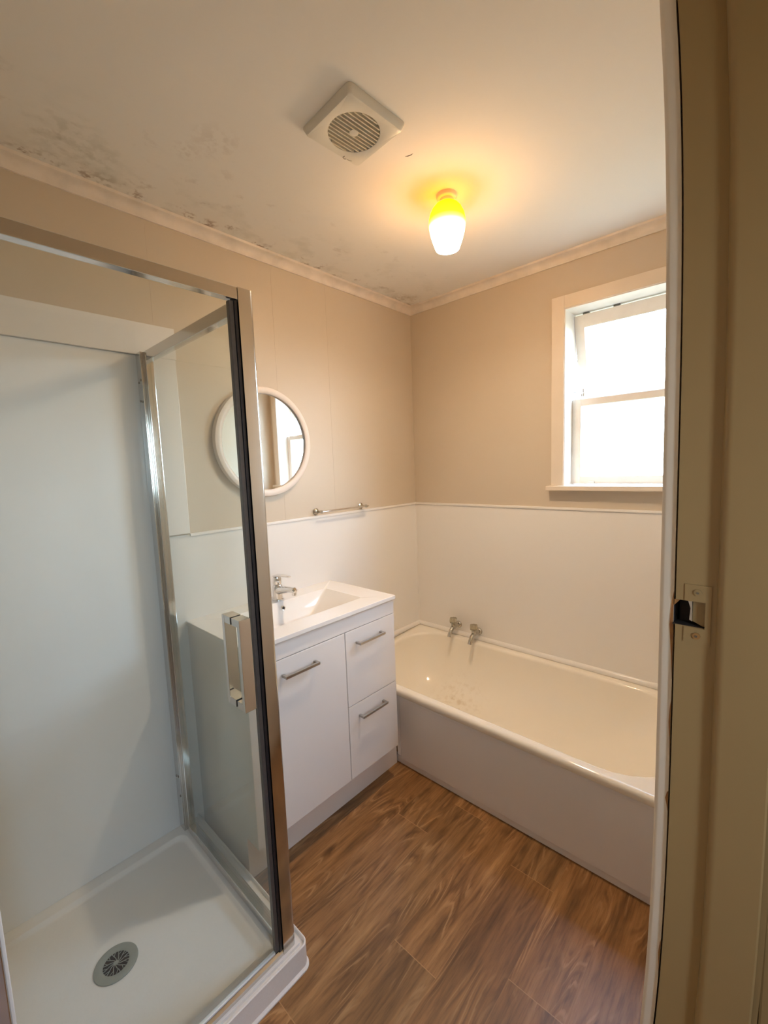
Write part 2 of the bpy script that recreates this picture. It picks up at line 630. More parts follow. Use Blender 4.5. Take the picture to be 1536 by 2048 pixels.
def add_tube(bm, pts, radii, n=16, flat=None):
    """sweep a circle (or ellipse when flat=(a,b)) along pts"""
    pts = [Vector(p) for p in pts]
    if isinstance(radii, (int, float)):
        radii = [radii] * len(pts)
    rings = []
    prev = None
    for i, p in enumerate(pts):
        d = (pts[min(i + 1, len(pts) - 1)] - pts[max(i - 1, 0)]).normalized()
        if prev is None:
            ref = Vector((0, 0, 1)) if abs(d.z) < .9 else Vector((1, 0, 0))
            u = d.cross(ref).normalized()
        else:
            u = (prev - d * prev.dot(d)).normalized()
        prev = u
        w = d.cross(u).normalized()
        fa, fb = flat if flat else (1, 1)
        rings.append([bm.verts.new(p + (u * math.cos(2 * PI * k / n) * fa + w * math.sin(2 * PI * k / n) * fb) * radii[i]) for k in range(n)])
    for k in range(len(rings) - 1):
        for i in range(n):
            j = (i + 1) % n
            bm.faces.new((rings[k][i], rings[k][j], rings[k + 1][j], rings[k + 1][i]))
    bm.faces.new(list(reversed(rings[0])))
    bm.faces.new(rings[-1])
    return bm


def add_prism(bm, poly, axis, a, b):
    """extrude a closed 2d polygon along axis from a to b"""
    def P(u, v, t):
        return {'x': (t, u, v), 'y': (u, t, v), 'z': (u, v, t)}[axis]
    A = [bm.verts.new(P(u, v, a)) for u, v in poly]
    B = [bm.verts.new(P(u, v, b)) for u, v in poly]
    n = len(poly)
    for i in range(n):
        j = (i + 1) % n
        bm.faces.new((A[i], A[j], B[j], B[i]))
    bm.faces.new(A)
    bm.faces.new(B)
    return bm


def rrect(x0, x1, y0, y1, r, z, seg=8):
    rs = r if isinstance(r, (tuple, list)) else (r, r, r, r)
    out = []
    for (cx, cy, sxx, syy, a0), q in zip(((x1, y1, -1, -1, 0), (x0, y1, 1, -1, PI / 2), (x0, y0, 1, 1, PI), (x1, y0, -1, 1, 1.5 * PI)), rs):
        q = max(q, 1e-4)
        c = (cx + sxx * q, cy + syy * q)
        for k in range(seg + 1):
            t = a0 + PI / 2 * k / seg
            out.append(Vector((c[0] + q * math.cos(t), c[1] + q * math.sin(t), z)))
    return out


def add_loft(bm, loops, cap_end=True, cap_start=False):
    rings = [[bm.verts.new(p) for p in L] for L in loops]
    n = len(rings[0])
    for k in range(len(rings) - 1):
        for i in range(n):
            j = (i + 1) % n
            bm.faces.new((rings[k][i], rings[k][j], rings[k + 1][j], rings[k + 1][i]))
    if cap_end:
        bm.faces.new(rings[-1])
    if cap_start:
        bm.faces.new(list(reversed(rings[0])))
    return bm


def obj(name, bm, mat, parent=None, smooth=False, origin=None, recalc=True):
    if recalc:
        bmesh.ops.recalc_face_normals(bm, faces=bm.faces)
    if origin is not None:
        bmesh.ops.translate(bm, verts=bm.verts, vec=-Vector(origin))
    me = bpy.data.meshes.new(name)
    bm.to_mesh(me)
    bm.free()
    if smooth:
        me.shade_smooth()
        try:
            me.set_sharp_from_angle(angle=math.radians(38))
        except Exception:
            pass
    o = bpy.data.objects.new(name, me)
    col.objects.link(o)
    if origin is not None:
        o.location = origin
    me.materials.append(mat)
    if parent is not None:
        o.parent = parent
        if origin is not None:
            o.location = Vector(origin) - Vector(parent.get('world_loc', (0, 0, 0)))
        else:
            o.location = -Vector(parent.get('world_loc', (0, 0, 0)))
    return o


def part(name, bm, mat, parent, smooth=False, label=None):
    """a part whose mesh was written in room coordinates"""
    if label:
        pass
    bmesh.ops.recalc_face_normals(bm, faces=bm.faces)
    off = WL[parent.name]
    bmesh.ops.translate(bm, verts=bm.verts, vec=-off)
    me = bpy.data.meshes.new(name)
    bm.to_mesh(me)
    bm.free()
    if smooth:
        me.shade_smooth()
        me.set_sharp_from_angle(angle=math.radians(38))
    o = bpy.data.objects.new(name, me)
    col.objects.link(o)
    me.materials.append(mat)
    o.parent = parent
    WL[o.name] = off.copy()
    if label:
        o['label'] = label
    return o


WL = {}


def thing(name, label, cat, loc=(0, 0, 0), group=None):
    o = bpy.data.objects.new(name, None)
    col.objects.link(o)
    o.empty_display_size = 0.05
    o.location = loc
    o['label'] = label
    o['category'] = cat
    if group:
        o['group'] = group
    WL[o.name] = Vector(loc)
    return o


def struct(name, bm, mat, smooth=False):
    o = obj(name, bm, mat, smooth=smooth)
    o['kind'] = 'structure'
    WL[o.name] = Vector((0, 0, 0))
    return o


# ------------------------------------------------------------------ room dimensions
XD = 1.630      # room side of the doorway wall
XH = 1.735      # hall side of the doorway wall
YN = -2.285     # near wall
YJ = -1.52      # right-hand door jamb face
DADO = 1.249
WX0, WX1, WZ0, WZ1 = 0.94, 1.52, 1.357, 2.19   # window opening

# ------------------------------------------------------------------ structure: floor of planks
bm = bmesh.new()
PW, PX0 = 0.1585, 1.0515 - 7 * 0.1585
uvp = bm.loops.layers.uv.new('plank')
uve = bm.loops.layers.uv.new('edge')
ton = bm.loops.layers.float_color.new('tone')
seam = {3: -0.66, 4: -0.910, 5: -1.626, 6: -1.2935, 7: -0.822, 8: -1.157, 9: -0.50, 10: -1.4}
PL = 0.914
for i in range(-1, 19):
    x0 = PX0 + i * PW
    x1 = x0 + PW
    if x1 < 0 or x0 > 3.0:
        continue
    s = seam.get(i, random.uniform(-.9, 0))
    k0 = math.floor((-3.6 - s) / PL)
    for k in range(k0, k0 + 7):
        y0, y1 = s + k * PL, s + (k + 1) * PL
        a0, a1, b0, b1 = max(x0, -.02), min(x1, 3.0), max(y0, -3.5), min(y1, 0.02)
        if a1 <= a0 or b1 <= b0:
            continue
        tone = random.uniform(.82, 1.12)
        warm = random.uniform(-.03, .04)
        ou, ov = random.uniform(0, 40), random.uniform(0, 40)
        nx, ny = 2, 2
        xm, ym = (x0 + x1) / 2, (y0 + y1) / 2
        xs = sorted({a0, min(max(xm, a0), a1), a1})
        ys = sorted({b0, min(max(ym, b0), b1), b1})
        for u in range(len(xs) - 1):
            for v in range(len(ys) - 1):
                c = [(xs[u], ys[v]), (xs[u + 1], ys[v]), (xs[u + 1], ys[v + 1]), (xs[u], ys[v + 1])]
                f = bm.faces.new([bm.verts.new((p, q, 0)) for p, q in c])
                for lp, (p, q) in zip(f.loops, c):
                    lp[uvp].uv = (p - x0 + ou, q - y0 + ov)
                    lp[uve].uv = (min(p - x0, x1 - p), min(q - y0, y1 - q))
                    lp[ton] = (tone + warm, tone, tone - warm, 1)
bm.normal_update()
fl = obj('floor', bm, M['floor'], recalc=False)
fl['kind'] = 'structure'

# ceiling (room and hall)
ceil = struct('ceiling', box(-.12, 3.0, -3.5, .14, CH, CH + .1), M['ceiling'])

# walls
wall_left = struct('wall_left', box(-.12, 0, YN, .14, 0, CH), M['wall'])
bm = bmesh.new()
add_box(bm, 0, WX0, 0, .13, 0, CH)
add_box(bm, WX1, XD + .2, 0, .13, 0, CH)
add_box(bm, WX0, WX1, 0, .13, 0, WZ0)
add_box(bm, WX0, WX1, 0, .13, WZ1, CH)
wall_back = struct('wall_back', bm, M['wall'])
bm = bmesh.new()
add_box(bm, XD, XH, YJ + .02, 0, 0, CH)
add_box(bm, XD, XH, YN + .005, YJ + .02, 2.08, CH)
wall_right = struct('wall_right', bm, M['wall'])
wall_front = struct('wall_front', box(-.12, XH, YN - .1, YN, 0, CH), M['wall'])
bm = bmesh.new()
HY0, HY1, HW0, HW1 = -2.60, -2.20, 1.35, 1.95     # opening added in the unseen hall wall to let in fill daylight
add_box(bm, 2.95, 3.05, -3.5, HY0, 0, CH)
add_box(bm, 2.95, 3.05, HY1, .02, 0, CH)
add_box(bm, 2.95, 3.05, HY0, HY1, 0, HW0)
add_box(bm, 2.95, 3.05, HY0, HY1, HW1, CH)
add_box(bm, XH, 3.0, -.60, -.50, 0, CH)
add_box(bm, XH - .1, 3.0, -3.55, -3.45, 0, CH)
add_box(bm, XH - .1, XH, -3.5, YN - .1, 0, CH)
wall_hall = struct('wall_hall', bm, M['wall'])

# glossy white lining panels on the lower walls
bm = bmesh.new()
add_box(bm, 0.0, .004, -1.56, -.004, 0.02, DADO - .004)
part('wall_panel', bm, M['white_panel'], wall_left)
bm = bmesh.new()
add_box(bm, 0.0, .010, -1.449, -.01, DADO - .012, DADO, .002)
part('panel_cap', bm, M['white_panel'], wall_left)
part('panel_corner_bead', box(0.0, .007, -.007, 0.0, 0.455, DADO, .002), M['white_panel'], wall_left)
bm = bmesh.new()
add_box(bm, .004, XD, -.004, 0, 0.02, DADO - .004)
part('wall_panel', bm, M['white_panel'], wall_back)
part('panel_cap', box(0.0, XD, -.010, 0, DADO - .012, DADO, .002), M['white_panel'], wall_back)


for jy, ja, jb in ((-1.515, 2.03, 2.397), (-.994, DADO, 2.397), (-.679, DADO, 2.397)):
    part('sheet_joint', box(0.0, .0006, jy, jy + .0022, ja, jb), M['wall'], wall_left)
bm = bmesh.new()
add_tube(bm, [(.8212, -1.0328, CH), (.830, -1.0275, CH), (.839, -1.0248, CH), (.8468, -1.025, CH)], [.0003, .0013, .0012, .0003], 6)
part('paint_crack', bm, M['fandark'], ceil)


# cornices: coved profile with a small bead
def cornice_prof():
    pts = [(0, CH), (0, CH - .042), (.007, CH - .042), (.009, CH - .036)]
    for k in range(7):
        t = PI / 2 * k / 6
        pts.append((.034 - .025 * math.cos(t), CH - .036 + .026 * math.sin(t)))
    pts += [(.038, CH - .008), (.040, CH)]
    return pts


cp = cornice_prof()
bm = bmesh.new()
add_prism(bm, cp, 'y', YN, 0)
struct('trim_1', bm, M['cornice'], smooth=True)
bm = bmesh.new()
add_prism(bm, [(-u, v) for u, v in cp], 'x', 0, XD)
struct('trim_2', bm, M['cornice'], smooth=True)
bm = bmesh.new()
add_prism(bm, [(XD - u, v) for u, v in cp], 'y', YN, 0)
struct('trim_3', bm, M['cornice'], smooth=True)
bm = bmesh.new()
add_prism(bm, [(YN + u, v) for u, v in cp], 'x', 0, XD)
struct('trim_4', bm, M['cornice'], smooth=True)

# ------------------------------------------------------------------ window
win = bpy.data.objects.new('window_1', None)
col.objects.link(win)
win['kind'] = 'structure'
WL[win.name] = Vector((0, 0, 0))
bm = bmesh.new()
add_box(bm, WX0 - .06, WX0, -.019, 0, WZ0, WZ1 + .06, .003)
add_box(bm, WX1, WX1 + .06, -.019, 0, WZ0, WZ1 + .06, .003)
add_box(bm, WX0 - .0005, WX1 + .0005, -.0185, 0, WZ1, WZ1 + .06, .003)
part('architrave', bm, M['trim'], win)
# lining of the opening
bm = bmesh.new()
add_box(bm, WX0, WX0 + .004, -.015, .14, WZ0, WZ1)
add_box(bm, WX1 - .004, WX1, -.015, .14, WZ0, WZ1)
add_box(bm, WX0, WX1, -.015, .14, WZ1 - .004, WZ1)
add_box(bm, WX0, WX1, .0, .17, WZ0 - .004, WZ0 + .002)
part('window_frame', bm, M['window_white'], win)
part('window_sill', box(WX0 - .078, WX1 + .078, -.045, .06, WZ0 - .023, WZ0, .004), M['trim'], win)


def sash(x0, x1, z0, z1, y0, y1, st, bot, top, name):
    bm = bmesh.new()
    add_box(bm, x0, x0 + st, y0, y1, z0, z1, .003)
    add_box(bm, x1 - st, x1, y0, y1, z0, z1, .003)
    add_box(bm, x0 + st - .002, x1 - st + .002, y0 + .001, y1 - .001, z0, z0 + bot, .003)
    add_box(bm, x0 + st - .002, x1 - st + .002, y0 + .001, y1 - .001, z1 - top, z1, .003)
    return bm


low = part('lower_sash', sash(WX0 + .004, WX1 - .004, WZ0 + .004, 1.776, .082, .122, .043, .038, .034, 'low'), M['window_white'], win)
part('pane', box(WX0 + .045, WX1 - .045, .100, .104, WZ0 + .040, 1.744), M['window_glass'], low)
# upper awning sash pushed open at its foot
bm = sash(WX0 + .006, WX1 - .006, 1.775, WZ1 - .0105, .092, .128, .045, .040, .060, 'up')
ROT = Matrix.Translation((0, .11, WZ1 - .012)) @ Matrix.Rotation(math.radians(13.5), 4, 'X') @ Matrix.Translation((0, -.11, -(WZ1 - .012)))
bmesh.ops.transform(bm, matrix=ROT, verts=bm.verts)
upp = part('upper_sash', bm, M['window_white'], win)
bm = box(WX0 + .047, WX1 - .047, .108, .112, 1.813, WZ1 - .069)
bmesh.ops.transform(bm, matrix=ROT, verts=bm.verts)
part('pane', bm, M['window_glass'], upp)
# hinges in the gap at the head
for hx in (.985, 1.12, 1.34):
    part('hinge', box(hx, hx + .028, .10, .125, WZ1 - .016, WZ1 - .004, .002), M['screw'], win)
# stay fastener on the left stile
bm = bmesh.new()
add_box(bm, .944, .949, .085, .105, 1.790, 1.835, .001)
add_tube(bm, [(.947, .095, 1.812), (.962, .110, 1.818), (.975, .135, 1.812)], .005, 10)
add_box(bm, .968, .982, .138, .152, 1.795, 1.835, .002)
part('window_stay', bm, M['chrome'], win, smooth=True)
part('sash_lift', box(1.025, 1.055, .072, .084, 1.362, 1.374, .003), M['window_white'], win)

# ------------------------------------------------------------------ doorway on the right (paint-built jamb, slightly out of true)
def bow(z):
    t = min(max(z, .55), 2.03) - 1.45
    return -.0066 * t - .0084 * t * t - .0323 * t ** 3 - .0575 * t ** 4


def bowed_prism(bm, poly, z0, z1, n=44, w=1.0):
    rings = []
    for k in range(n + 1):
        z = z0 + (z1 - z0) * k / n
        rings.append([bm.verts.new((x + bow(z) * w, y, z)) for x, y in poly])
    m_ = len(poly)
    for k in range(n):
        for i in range(m_):
            j = (i + 1) % m_
            bm.faces.new((rings[k][i], rings[k][j], rings[k + 1][j], rings[k + 1][i]))
    bm.faces.new(rings[0])
    bm.faces.new(rings[-1])


door = bpy.data.objects.new('door_1', None)
col.objects.link(door)
door['kind'] = 'structure'
WL[door.name] = Vector((0, 0, 0))
HZ0, HZ1 = 1.268, 1.301       # mortise height in the jamb
SX0, SX1 = XD + .002, XD + .047
bm = bmesh.new()
# jamb face built round the mortise hole: below, above and the strip beside it
jp = [(XD + .0025, YJ), (XD + .045, YJ), (XD + .045, YJ + .019), (XD + .0025, YJ + .019)]
rp = [(XD + .0345, YJ), (XD + .045, YJ), (XD + .045, YJ + .019), (XD + .0345, YJ + .019)]
bowed_prism(bm, jp, 0, HZ0, 30)
bowed_prism(bm, jp, HZ1, 2.08, 24)
bowed_prism(bm, rp, HZ0, HZ1, 2)
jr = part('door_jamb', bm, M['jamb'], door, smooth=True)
bm = bmesh.new()
bowed_prism(bm, [(XD - .002, YJ + .0185), (XD + .0045, YJ + .0185), (XD + .0045, YJ + .0195), (XD - .002, YJ + .0195)], 0, 2.08, 44)
part('gap_shade_strip', bm, M['dark'], door)  # dark strip painted as the shade at the back of the gap
# stop bead: rounded step standing proud of the jamb
st = []
R0 = .010
for k in range(7):
    t = PI - PI / 2 * k / 6
    st.append((XD + .045 + R0 + R0 * math.cos(t), YJ - .002 - R0 * math.sin(t)))
st += [(XD + .098, YJ - .012), (XD + .100, YJ - .010), (XD + .100, YJ + .02), (XD + .045, YJ + .02)]
bm = bmesh.new()
bowed_prism(bm, st, 0, 2.08, 44)
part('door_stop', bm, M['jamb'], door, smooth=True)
bm = bmesh.new()
bowed_prism(bm, [(XD + .0995, YJ), (XH + .001, YJ), (XH + .001, YJ + .019), (XD + .0995, YJ + .019)], 0, 2.08, 44)
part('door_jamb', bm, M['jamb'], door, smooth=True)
# mortise: slabs coloured near-black for the shade inside, plus a bare timber cheek
bm = bmesh.new()
add_box(bm, XD + .003, XD + .0345, YJ + .0185, YJ + .045, HZ0 - .004, HZ1 + .004)
add_box(bm, XD + .0005, XD + .0340, YJ + .0008, YJ + .0185, HZ0 - .001, HZ0 + .0008)
add_box(bm, XD + .0003, XD + .0012, YJ + .0046, YJ + .0185, HZ0, HZ1)
part('latch_socket_shade', bm, M['dark'], door)
bm = bmesh.new()
add_prism(bm, [(XD + .021, HZ0 + .006), (XD + .034, HZ0 - .0005), (XD + .034, HZ1), (XD + .021, HZ1)], 'y', YJ + .006, YJ + .0185)
part('timber_cheek', bm, M['jamb'], door)
bm = bmesh.new()
add_prism(bm, [(XD + .018, HZ0 + .008), (XD + .021, HZ0 + .006), (XD + .0205, HZ1), (XD + .016, HZ1), (XD + .019, HZ1 - .010)], 'y', YJ + .003, YJ + .012)
part('latch_tongue', bm, M['satin'], door)
bm = bmesh.new()
add_prism(bm, [(XD + .0015, HZ1 - .001), (XD + .0075, HZ1 - .001), (XD + .0015, HZ1 - .009)], 'y', YJ + .003, YJ + .012)
part('splinter', bm, M['plug_brown'], door)
# painted-over strike plate: frame of four thin strips and two screws
pz0, pz1, px0, px1 = 1.248, 1.323, XD + .013, XD + .0405
bm = bmesh.new()
add_box(bm, px0, px1, YJ - .0012, YJ + .001, HZ1 + .0005, pz1)
add_box(bm, px0, px1, YJ - .0012, YJ + .001, pz0, HZ0 - .0005)
add_box(bm, XD + .0345, px1, YJ - .0012, YJ + .001, HZ0 - .0005, HZ1 + .0005)
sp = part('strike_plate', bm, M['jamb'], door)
for zz in (1.3135, 1.2575):
    part('screw', add_lathe(bmesh.new(), [(.0042, 0), (.0042, .0008), (.002, .0016)], (XD + .0265, YJ - .0026, zz), 'y', 16), M['plug_brown'] if zz < 1.3 else M['jamb'], sp)
    part('screw_slot', add_lathe(bmesh.new(), [(.0016, 0), (.0014, .0006)], (XD + .0262, YJ - .0029, zz - .0004), 'y', 10), M['screw'], sp)
# room-side architrave edge beyond the jamb, with a thin gap backed by painted shade
bm = bmesh.new()
bowed_prism(bm, [(XD - .0135, YJ + .0055), (XD - .0165, YJ + .009), (XD - .0165, YJ + .07), (XD, YJ + .07), (XD, YJ + .0045), (XD - .011, YJ + .0045)], 0, 2.14, 44)
add_box(bm, XD - .016, XD, YN + .02, YJ + .07, 2.075, 2.14, .002)
part('architrave', bm, M['trim'], door, smooth=True)
# worn edges where bare timber shows
bm = bmesh.new()
for (za, zb, w_) in ((1.19, 1.31, .004), (1.08, 1.16, .002), (.74, .80, .002), (1.0, 1.03, .003)):
    A = [(0, za), (w_ * .4, za + (zb - za) * .3), (w_, za + (zb - za) * .62), (w_ * .5, zb - (zb - za) * .1), (0, zb)]
    vs = [bm.verts.new((XD - .0002 - q + bow(z), YJ + .0043, z)) for q, z in A]
    f = bm.faces.new(vs)
    ex = bmesh.ops.extrude_face_region(bm, geom=[f])
    bmesh.ops.translate(bm, verts=[v for v in ex['geom'] if isinstance(v, bmesh.types.BMVert)], vec=(0, -.0006, 0))
part('paint_chip', bm, M['plug_brown'], door)
# hall-side architrave
bm = bmesh.new()
add_box(bm, XH + .0, XH + .018, YJ + .006, YJ + .07, 0, 2.14, .003)
add_box(bm, XH + .0, XH + .018, YN, YJ + .07, 2.085, 2.14, .003)
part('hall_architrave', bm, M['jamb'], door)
bm = bmesh.new()
add_box(bm, XD, XH, YN + .005, YJ + .02, 2.06, 2.08)
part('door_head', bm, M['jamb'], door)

# white quad bead where the bath meets the walls
bm = bmesh.new()
arc = [(.004 + .014 * math.cos(PI / 2 * k / 5), .448 + .020 * math.sin(PI / 2 * k / 5)) for k in range(6)]
add_prism(bm, [(-.004, .4455), (-.018, .4455)] + [(-u, v) for u, v in arc], 'x', .004, XD)
add_prism(bm, [(.004, .4455), (.018, .4455)] + arc, 'y', -.70, -.004)
struct('trim_5', bm, M['white_panel'], smooth=True)

# ------------------------------------------------------------------ bathtub
bath = thing('bathtub', 'cream enamel bath built in along the window wall with a white front panel', 'bathtub', (.82, -.33, 0))
RZ = .402
bx0, bx1, by0, by1 = .005, XD - .003, -.683, -.005
L = []
L.append(rrect(bx0, bx1, by0 + .003, by1, .004, .368))
L.append(rrect(bx0, bx1, by0, by1, .004, .373))
L.append(rrect(bx0, bx1, by0, by1, .004, RZ - .014))
for k in range(1, 5):
    t = PI / 2 * k / 4
    L.append(rrect(bx0, bx1, by0 + .014 * (1 - math.cos(t)), by1, .004, RZ - .014 + .014 * math.sin(t)))
ix0, ix1, iy0, iy1 = .045, XD - .075, -.651, -.040
L.append(rrect(ix0, ix1, iy0, iy1, (.27, .20, .20, .27), RZ, 8))
for k in range(1, 5):
    t = PI / 2 * k / 4
    d = .014 * math.sin(t)
    L.append(rrect(ix0 + d, ix1 - d, iy0 + d, iy1 - d, (.26, .19, .19, .26), RZ - .014 * (1 - math.cos(t))))
# walls curving down into the floor of the bath (steep tap end, lounging slope at the other end)
for k in range(1, 15):
    t = PI / 2 * k / 14
    u, w_ = (1 - math.cos(t)) ** .9, math.sin(t) ** .93
    L.append(rrect(ix0 + .014 + .20 * u, ix1 - .014 - .46 * u, iy0 + .014 + .19 * u, iy1 - .014 - .19 * u, (.26 - .15 * u, .19 - .09 * u, .19 - .09 * u, .26 - .15 * u), RZ - .014 - .285 * w_))
# outer loops use the same vertex count (9 per corner)
bm = bmesh.new()
add_loft(bm, L)
for v in bm.verts:
    v.co.z += .042 * (v.co.y + .683) / .68          # the bath is set falling slightly to the front
part('tub', bm, M['enamel'], bath, smooth=True)
bm = bmesh.new()
add_box(bm, .395, XD - .002, -.670, -.657, .036, .3725, .001)
pn = part('front_panel', bm, M['panel'], bath)
part('panel_bead', box(.395, XD - .002, -.6750, -.6695, .352, .3722, .0012), M['panel'], bath)
part('end_filler', box(.370, .3935, -.670, -.657, .048, .3725, .001), M['panel'], bath)
part('plinth', box(.30, XD - .002, -.660, -.645, 0.0005, .036, .001), M['panel'], bath)
part('drain_hole', add_lathe(bmesh.new(), [(.024, 0), (.024, .002), (.018, .003), (.016, -.001)], (.27, -.335, .1260), 'z', 28), M['dullchrome'], bath, smooth=True)


# ------------------------------------------------------------------ bath taps
def bib_tap(x, z, label, turn):
    t = thing('bath_tap', label, 'tap', (x, -.004, z), 'bath taps on the lining above the tub')
    P = lambda dx, dy, dz: (x + dx, -.004 - dy, z + dz)
    part('wall_flange', add_lathe(bmesh.new(), [(.021, 0), (.021, -.003), (.016, -.010), (.011, -.013)], (x, -.004, z), 'y', 24), M['dullchrome'], t, smooth=True)
    bm = bmesh.new()
    add_tube(bm, [P(0, .008, 0), P(0, .03, 0), P(0, .058, 0)], [.012, .0125, .0138], 18)
    add_tube(bm, [P(0, .052, .002), P(0, .070, -.003), P(0, .088, -.014), P(0, .102, -.030), P(0, .108, -.046)],
             [.0138, .013, .0115, .0105, .0115], 18)
    add_lathe(bm, [(.012, .006), (.0135, .016), (.010, .026)], P(0, .060, 0), 'z', 18)
    part('tap_body', bm, M['dullchrome'], t, smooth=True)
    # fluted clear knob
    bm = bmesh.new()
    n = 40
    rings = []
    for r, h in ((.013, .024), (.020, .028), (.0215, .040), (.020, .054), (.015, .058)):
        ring = []
        for i in range(n):
            a = 2 * PI * i / n + turn
            rr = r * (1 + .15 * math.cos(6 * a))
            ring.append(bm.verts.new(P(rr * math.cos(a), .060 + rr * math.sin(a), h)))
        rings.append(ring)
    for k in range(len(rings) - 1):
        for i in range(n):
            j = (i + 1) % n
            bm.faces.new((rings[k][i], rings[k][j], rings[k + 1][j], rings[k + 1][i]))
    bm.faces.new(rings[0])
    bm.faces.new(rings[-1])
    kn = part('tap_handle', bm, M['crystal'], t, smooth=True)
    part('tap_button', add_lathe(bmesh.new(), [(.007, 0), (.007, .003), (.005, .004)], P(0, .060, .0575), 'z', 16), M['dullchrome'], kn, smooth=True)
    return t


bib_tap(.312, .507, 'chrome bath tap with clear fluted knob, nearer the room corner', 0.2)
bib_tap(.452, .496, 'chrome bath tap with clear fluted knob, further from the room corner', 0.7)

# ------------------------------------------------------------------ vanity
VX = .4476
VY0, VY1 = -1.492, -.748
van = thing('vanity_cabinet', 'white gloss vanity cabinet with one door and two drawers', 'cabinet', (.22, -1.12, 0))
bm = bmesh.new()
add_box(bm, .005, .428, VY0 + .002, VY0 + .018, .170, .884)
add_box(bm, .005, .428, VY1 - .018, VY1 - .002, .170, .884)
add_box(bm, .005, .428, VY0 + .018, VY1 - .018, .170, .186)
add_box(bm, .005, .010, VY0 + .018, VY1 - .018, .186, .884)
add_box(bm, .404, .420, -1.054, -1.040, .186, .816)
part('carcass', bm, M['vanity'], van)
part('fascia', box(.428, VX, VY0, VY1, .8185, .884, .0012), M['vanity'], van)
bm = bmesh.new()
add_box(bm, .350, .365, VY0 + .002, -.6705, .0005, .170, .001)
add_box(bm, .005, .351, VY0 + .002, VY0 + .017, .0005, .170)
add_box(bm, .005, .351, VY1 - .017, VY1 - .002, .0005, .170)
part('kickboard', bm, M['vanity'], van)


def bar_handle(parent, ya, yb, z, label=None):
    bm = bmesh.new()
    add_box(bm, VX + .020, VX + .030, ya, yb, z - .005, z + .005, .0012)
    add_box(bm, VX, VX + .021, ya, ya + .010, z - .005, z + .005, .001)
    add_box(bm, VX, VX + .021, yb - .010, yb, z - .005, z + .005, .001)
    return part('handle', bm, M['satin'], parent)


d = part('door', box(.429, VX, VY0 + .0005, -1.0515, .172, .8155, .0014), M['vanity'], van)
bar_handle(d, -1.356, -1.203, .756)
d = part('drawer', box(.429, VX, -1.0475, VY1, .4945, .8155, .0014), M['vanity'], van)
bar_handle(d, -.9915, -.8375, .757)
d = part('drawer', box(.429, VX, -1.0475, VY1, .172, .491, .0014), M['vanity'], van)
bar_handle(d, -.9915, -.8365, .434)

# countertop with moulded basin
top = thing('vanity_basin', 'white ceramic vanity top with rectangular moulded basin', 'basin', (.22, -1.12, .8845))
tx0, tx1, ty0, ty1 = .0045, .4596, -1.4945, -.7445
L = [rrect(tx0, tx1 - .0010, ty0 + .0010, ty1 - .0010, .003, .8848),
     rrect(tx0, tx1, ty0, ty1, .004, .8858),
     rrect(tx0, tx1, ty0, ty1, .004, .9002),
     rrect(tx0 + .001, tx1 - .0015, ty0 + .0015, ty1 - .0015, .004, .9017)]
bX0, bX1, bY0, bY1 = .104, .362, -1.376, -.862
L += [rrect(bX0, bX1, bY0, bY1, .010, .9017),
      rrect(bX0 + .0025, bX1 - .0025, bY0 + .0025, bY1 - .0025, .010, .8995),
      rrect(bX0 + .030, bX1 - .030, bY0 + .105, bY1 - .105, .016, .815),
      rrect(bX0 + .036, bX1 - .036, bY0 + .118, bY1 - .118, .018, .807),
      rrect(bX0 + .044, bX1 - .044, bY0 + .135, bY1 - .135, .018, .803),
      rrect(bX0 + .10, bX1 - .10, bY0 + .22, bY1 - .22, .018, .800)]
bm = bmesh.new()
add_loft(bm, L)
part('basin_top', bm, M['ceramic'], top, smooth=True)
part('waste', add_lathe(bmesh.new(), [(.022, 0), (.022, .002), (.017, .003), (.015, .0)], (.233, -1.119, .8005), 'z', 28), M['chrome'], top, smooth=True)
# overflow ring on the back slope
bm = bmesh.new()
add_lathe(bm, [(.0060, -.004), (.0068, .0016), (.0092, .0022), (.0108, .0006), (.0108, -.004)], (0, 0, 0), 'x', 28, cap0=False, cap1=False)
OV = Matrix.Translation((.1160, -1.114, .873)) @ Matrix.Rotation(math.radians(-17), 4, 'Y')
bmesh.ops.transform(bm, matrix=OV, verts=bm.verts)
ovf = part('overflow_ring', bm, M['chrome'], top, smooth=True)
bm = bmesh.new()
add_lathe(bm, [(.0066, .0), (.0066, .0012)], (0, 0, 0), 'x', 24)
bmesh.ops.transform(bm, matrix=OV, verts=bm.verts)
part('overflow_hole', bm, M['dark'], top)

# mixer tap
mx = thing('basin_mixer_tap', 'chrome single lever mixer tap standing on the vanity basin', 'tap', (.068, -1.106, .9017))
fx, fy, fz = .068, -1.106, .9017
bm = bmesh.new()
add_lathe(bm, [(.0245, 0.0003), (.0245, .004), (.0225, .006), (.0225, .030), (.0235, .045), (.0225, .060), (.018, .070)], (fx, fy, fz), 'z', 32)
part('tap_body', bm, M['chrome'], mx, smooth=True)
bm = bmesh.new()
add_tube(bm, [(fx - .002, fy, fz + .040), (fx + .030, fy, fz + .050), (fx + .070, fy, fz + .058), (fx + .105, fy, fz + .063), (fx + .128, fy, fz + .064), (fx + .138, fy, fz + .060)],
         [.021, .019, .0155, .013, .0135, .009], 20, flat=(1.0, .95))
add_lathe(bm, [(.0095, 0), (.0105, .003), (.0105, .016)], (fx + .127, fy, fz + .042), 'z', 20)
part('spout', bm, M['chrome'], mx, smooth=True)
bm = bmesh.new()
add_lathe(bm, [(.017, .072), (.0195, .078), (.0185, .098), (.0165, .106)], (fx, fy, fz), 'z', 28)
part('cartridge_cap', bm, M['chrome'], mx, smooth=True)
bm = bmesh.new()
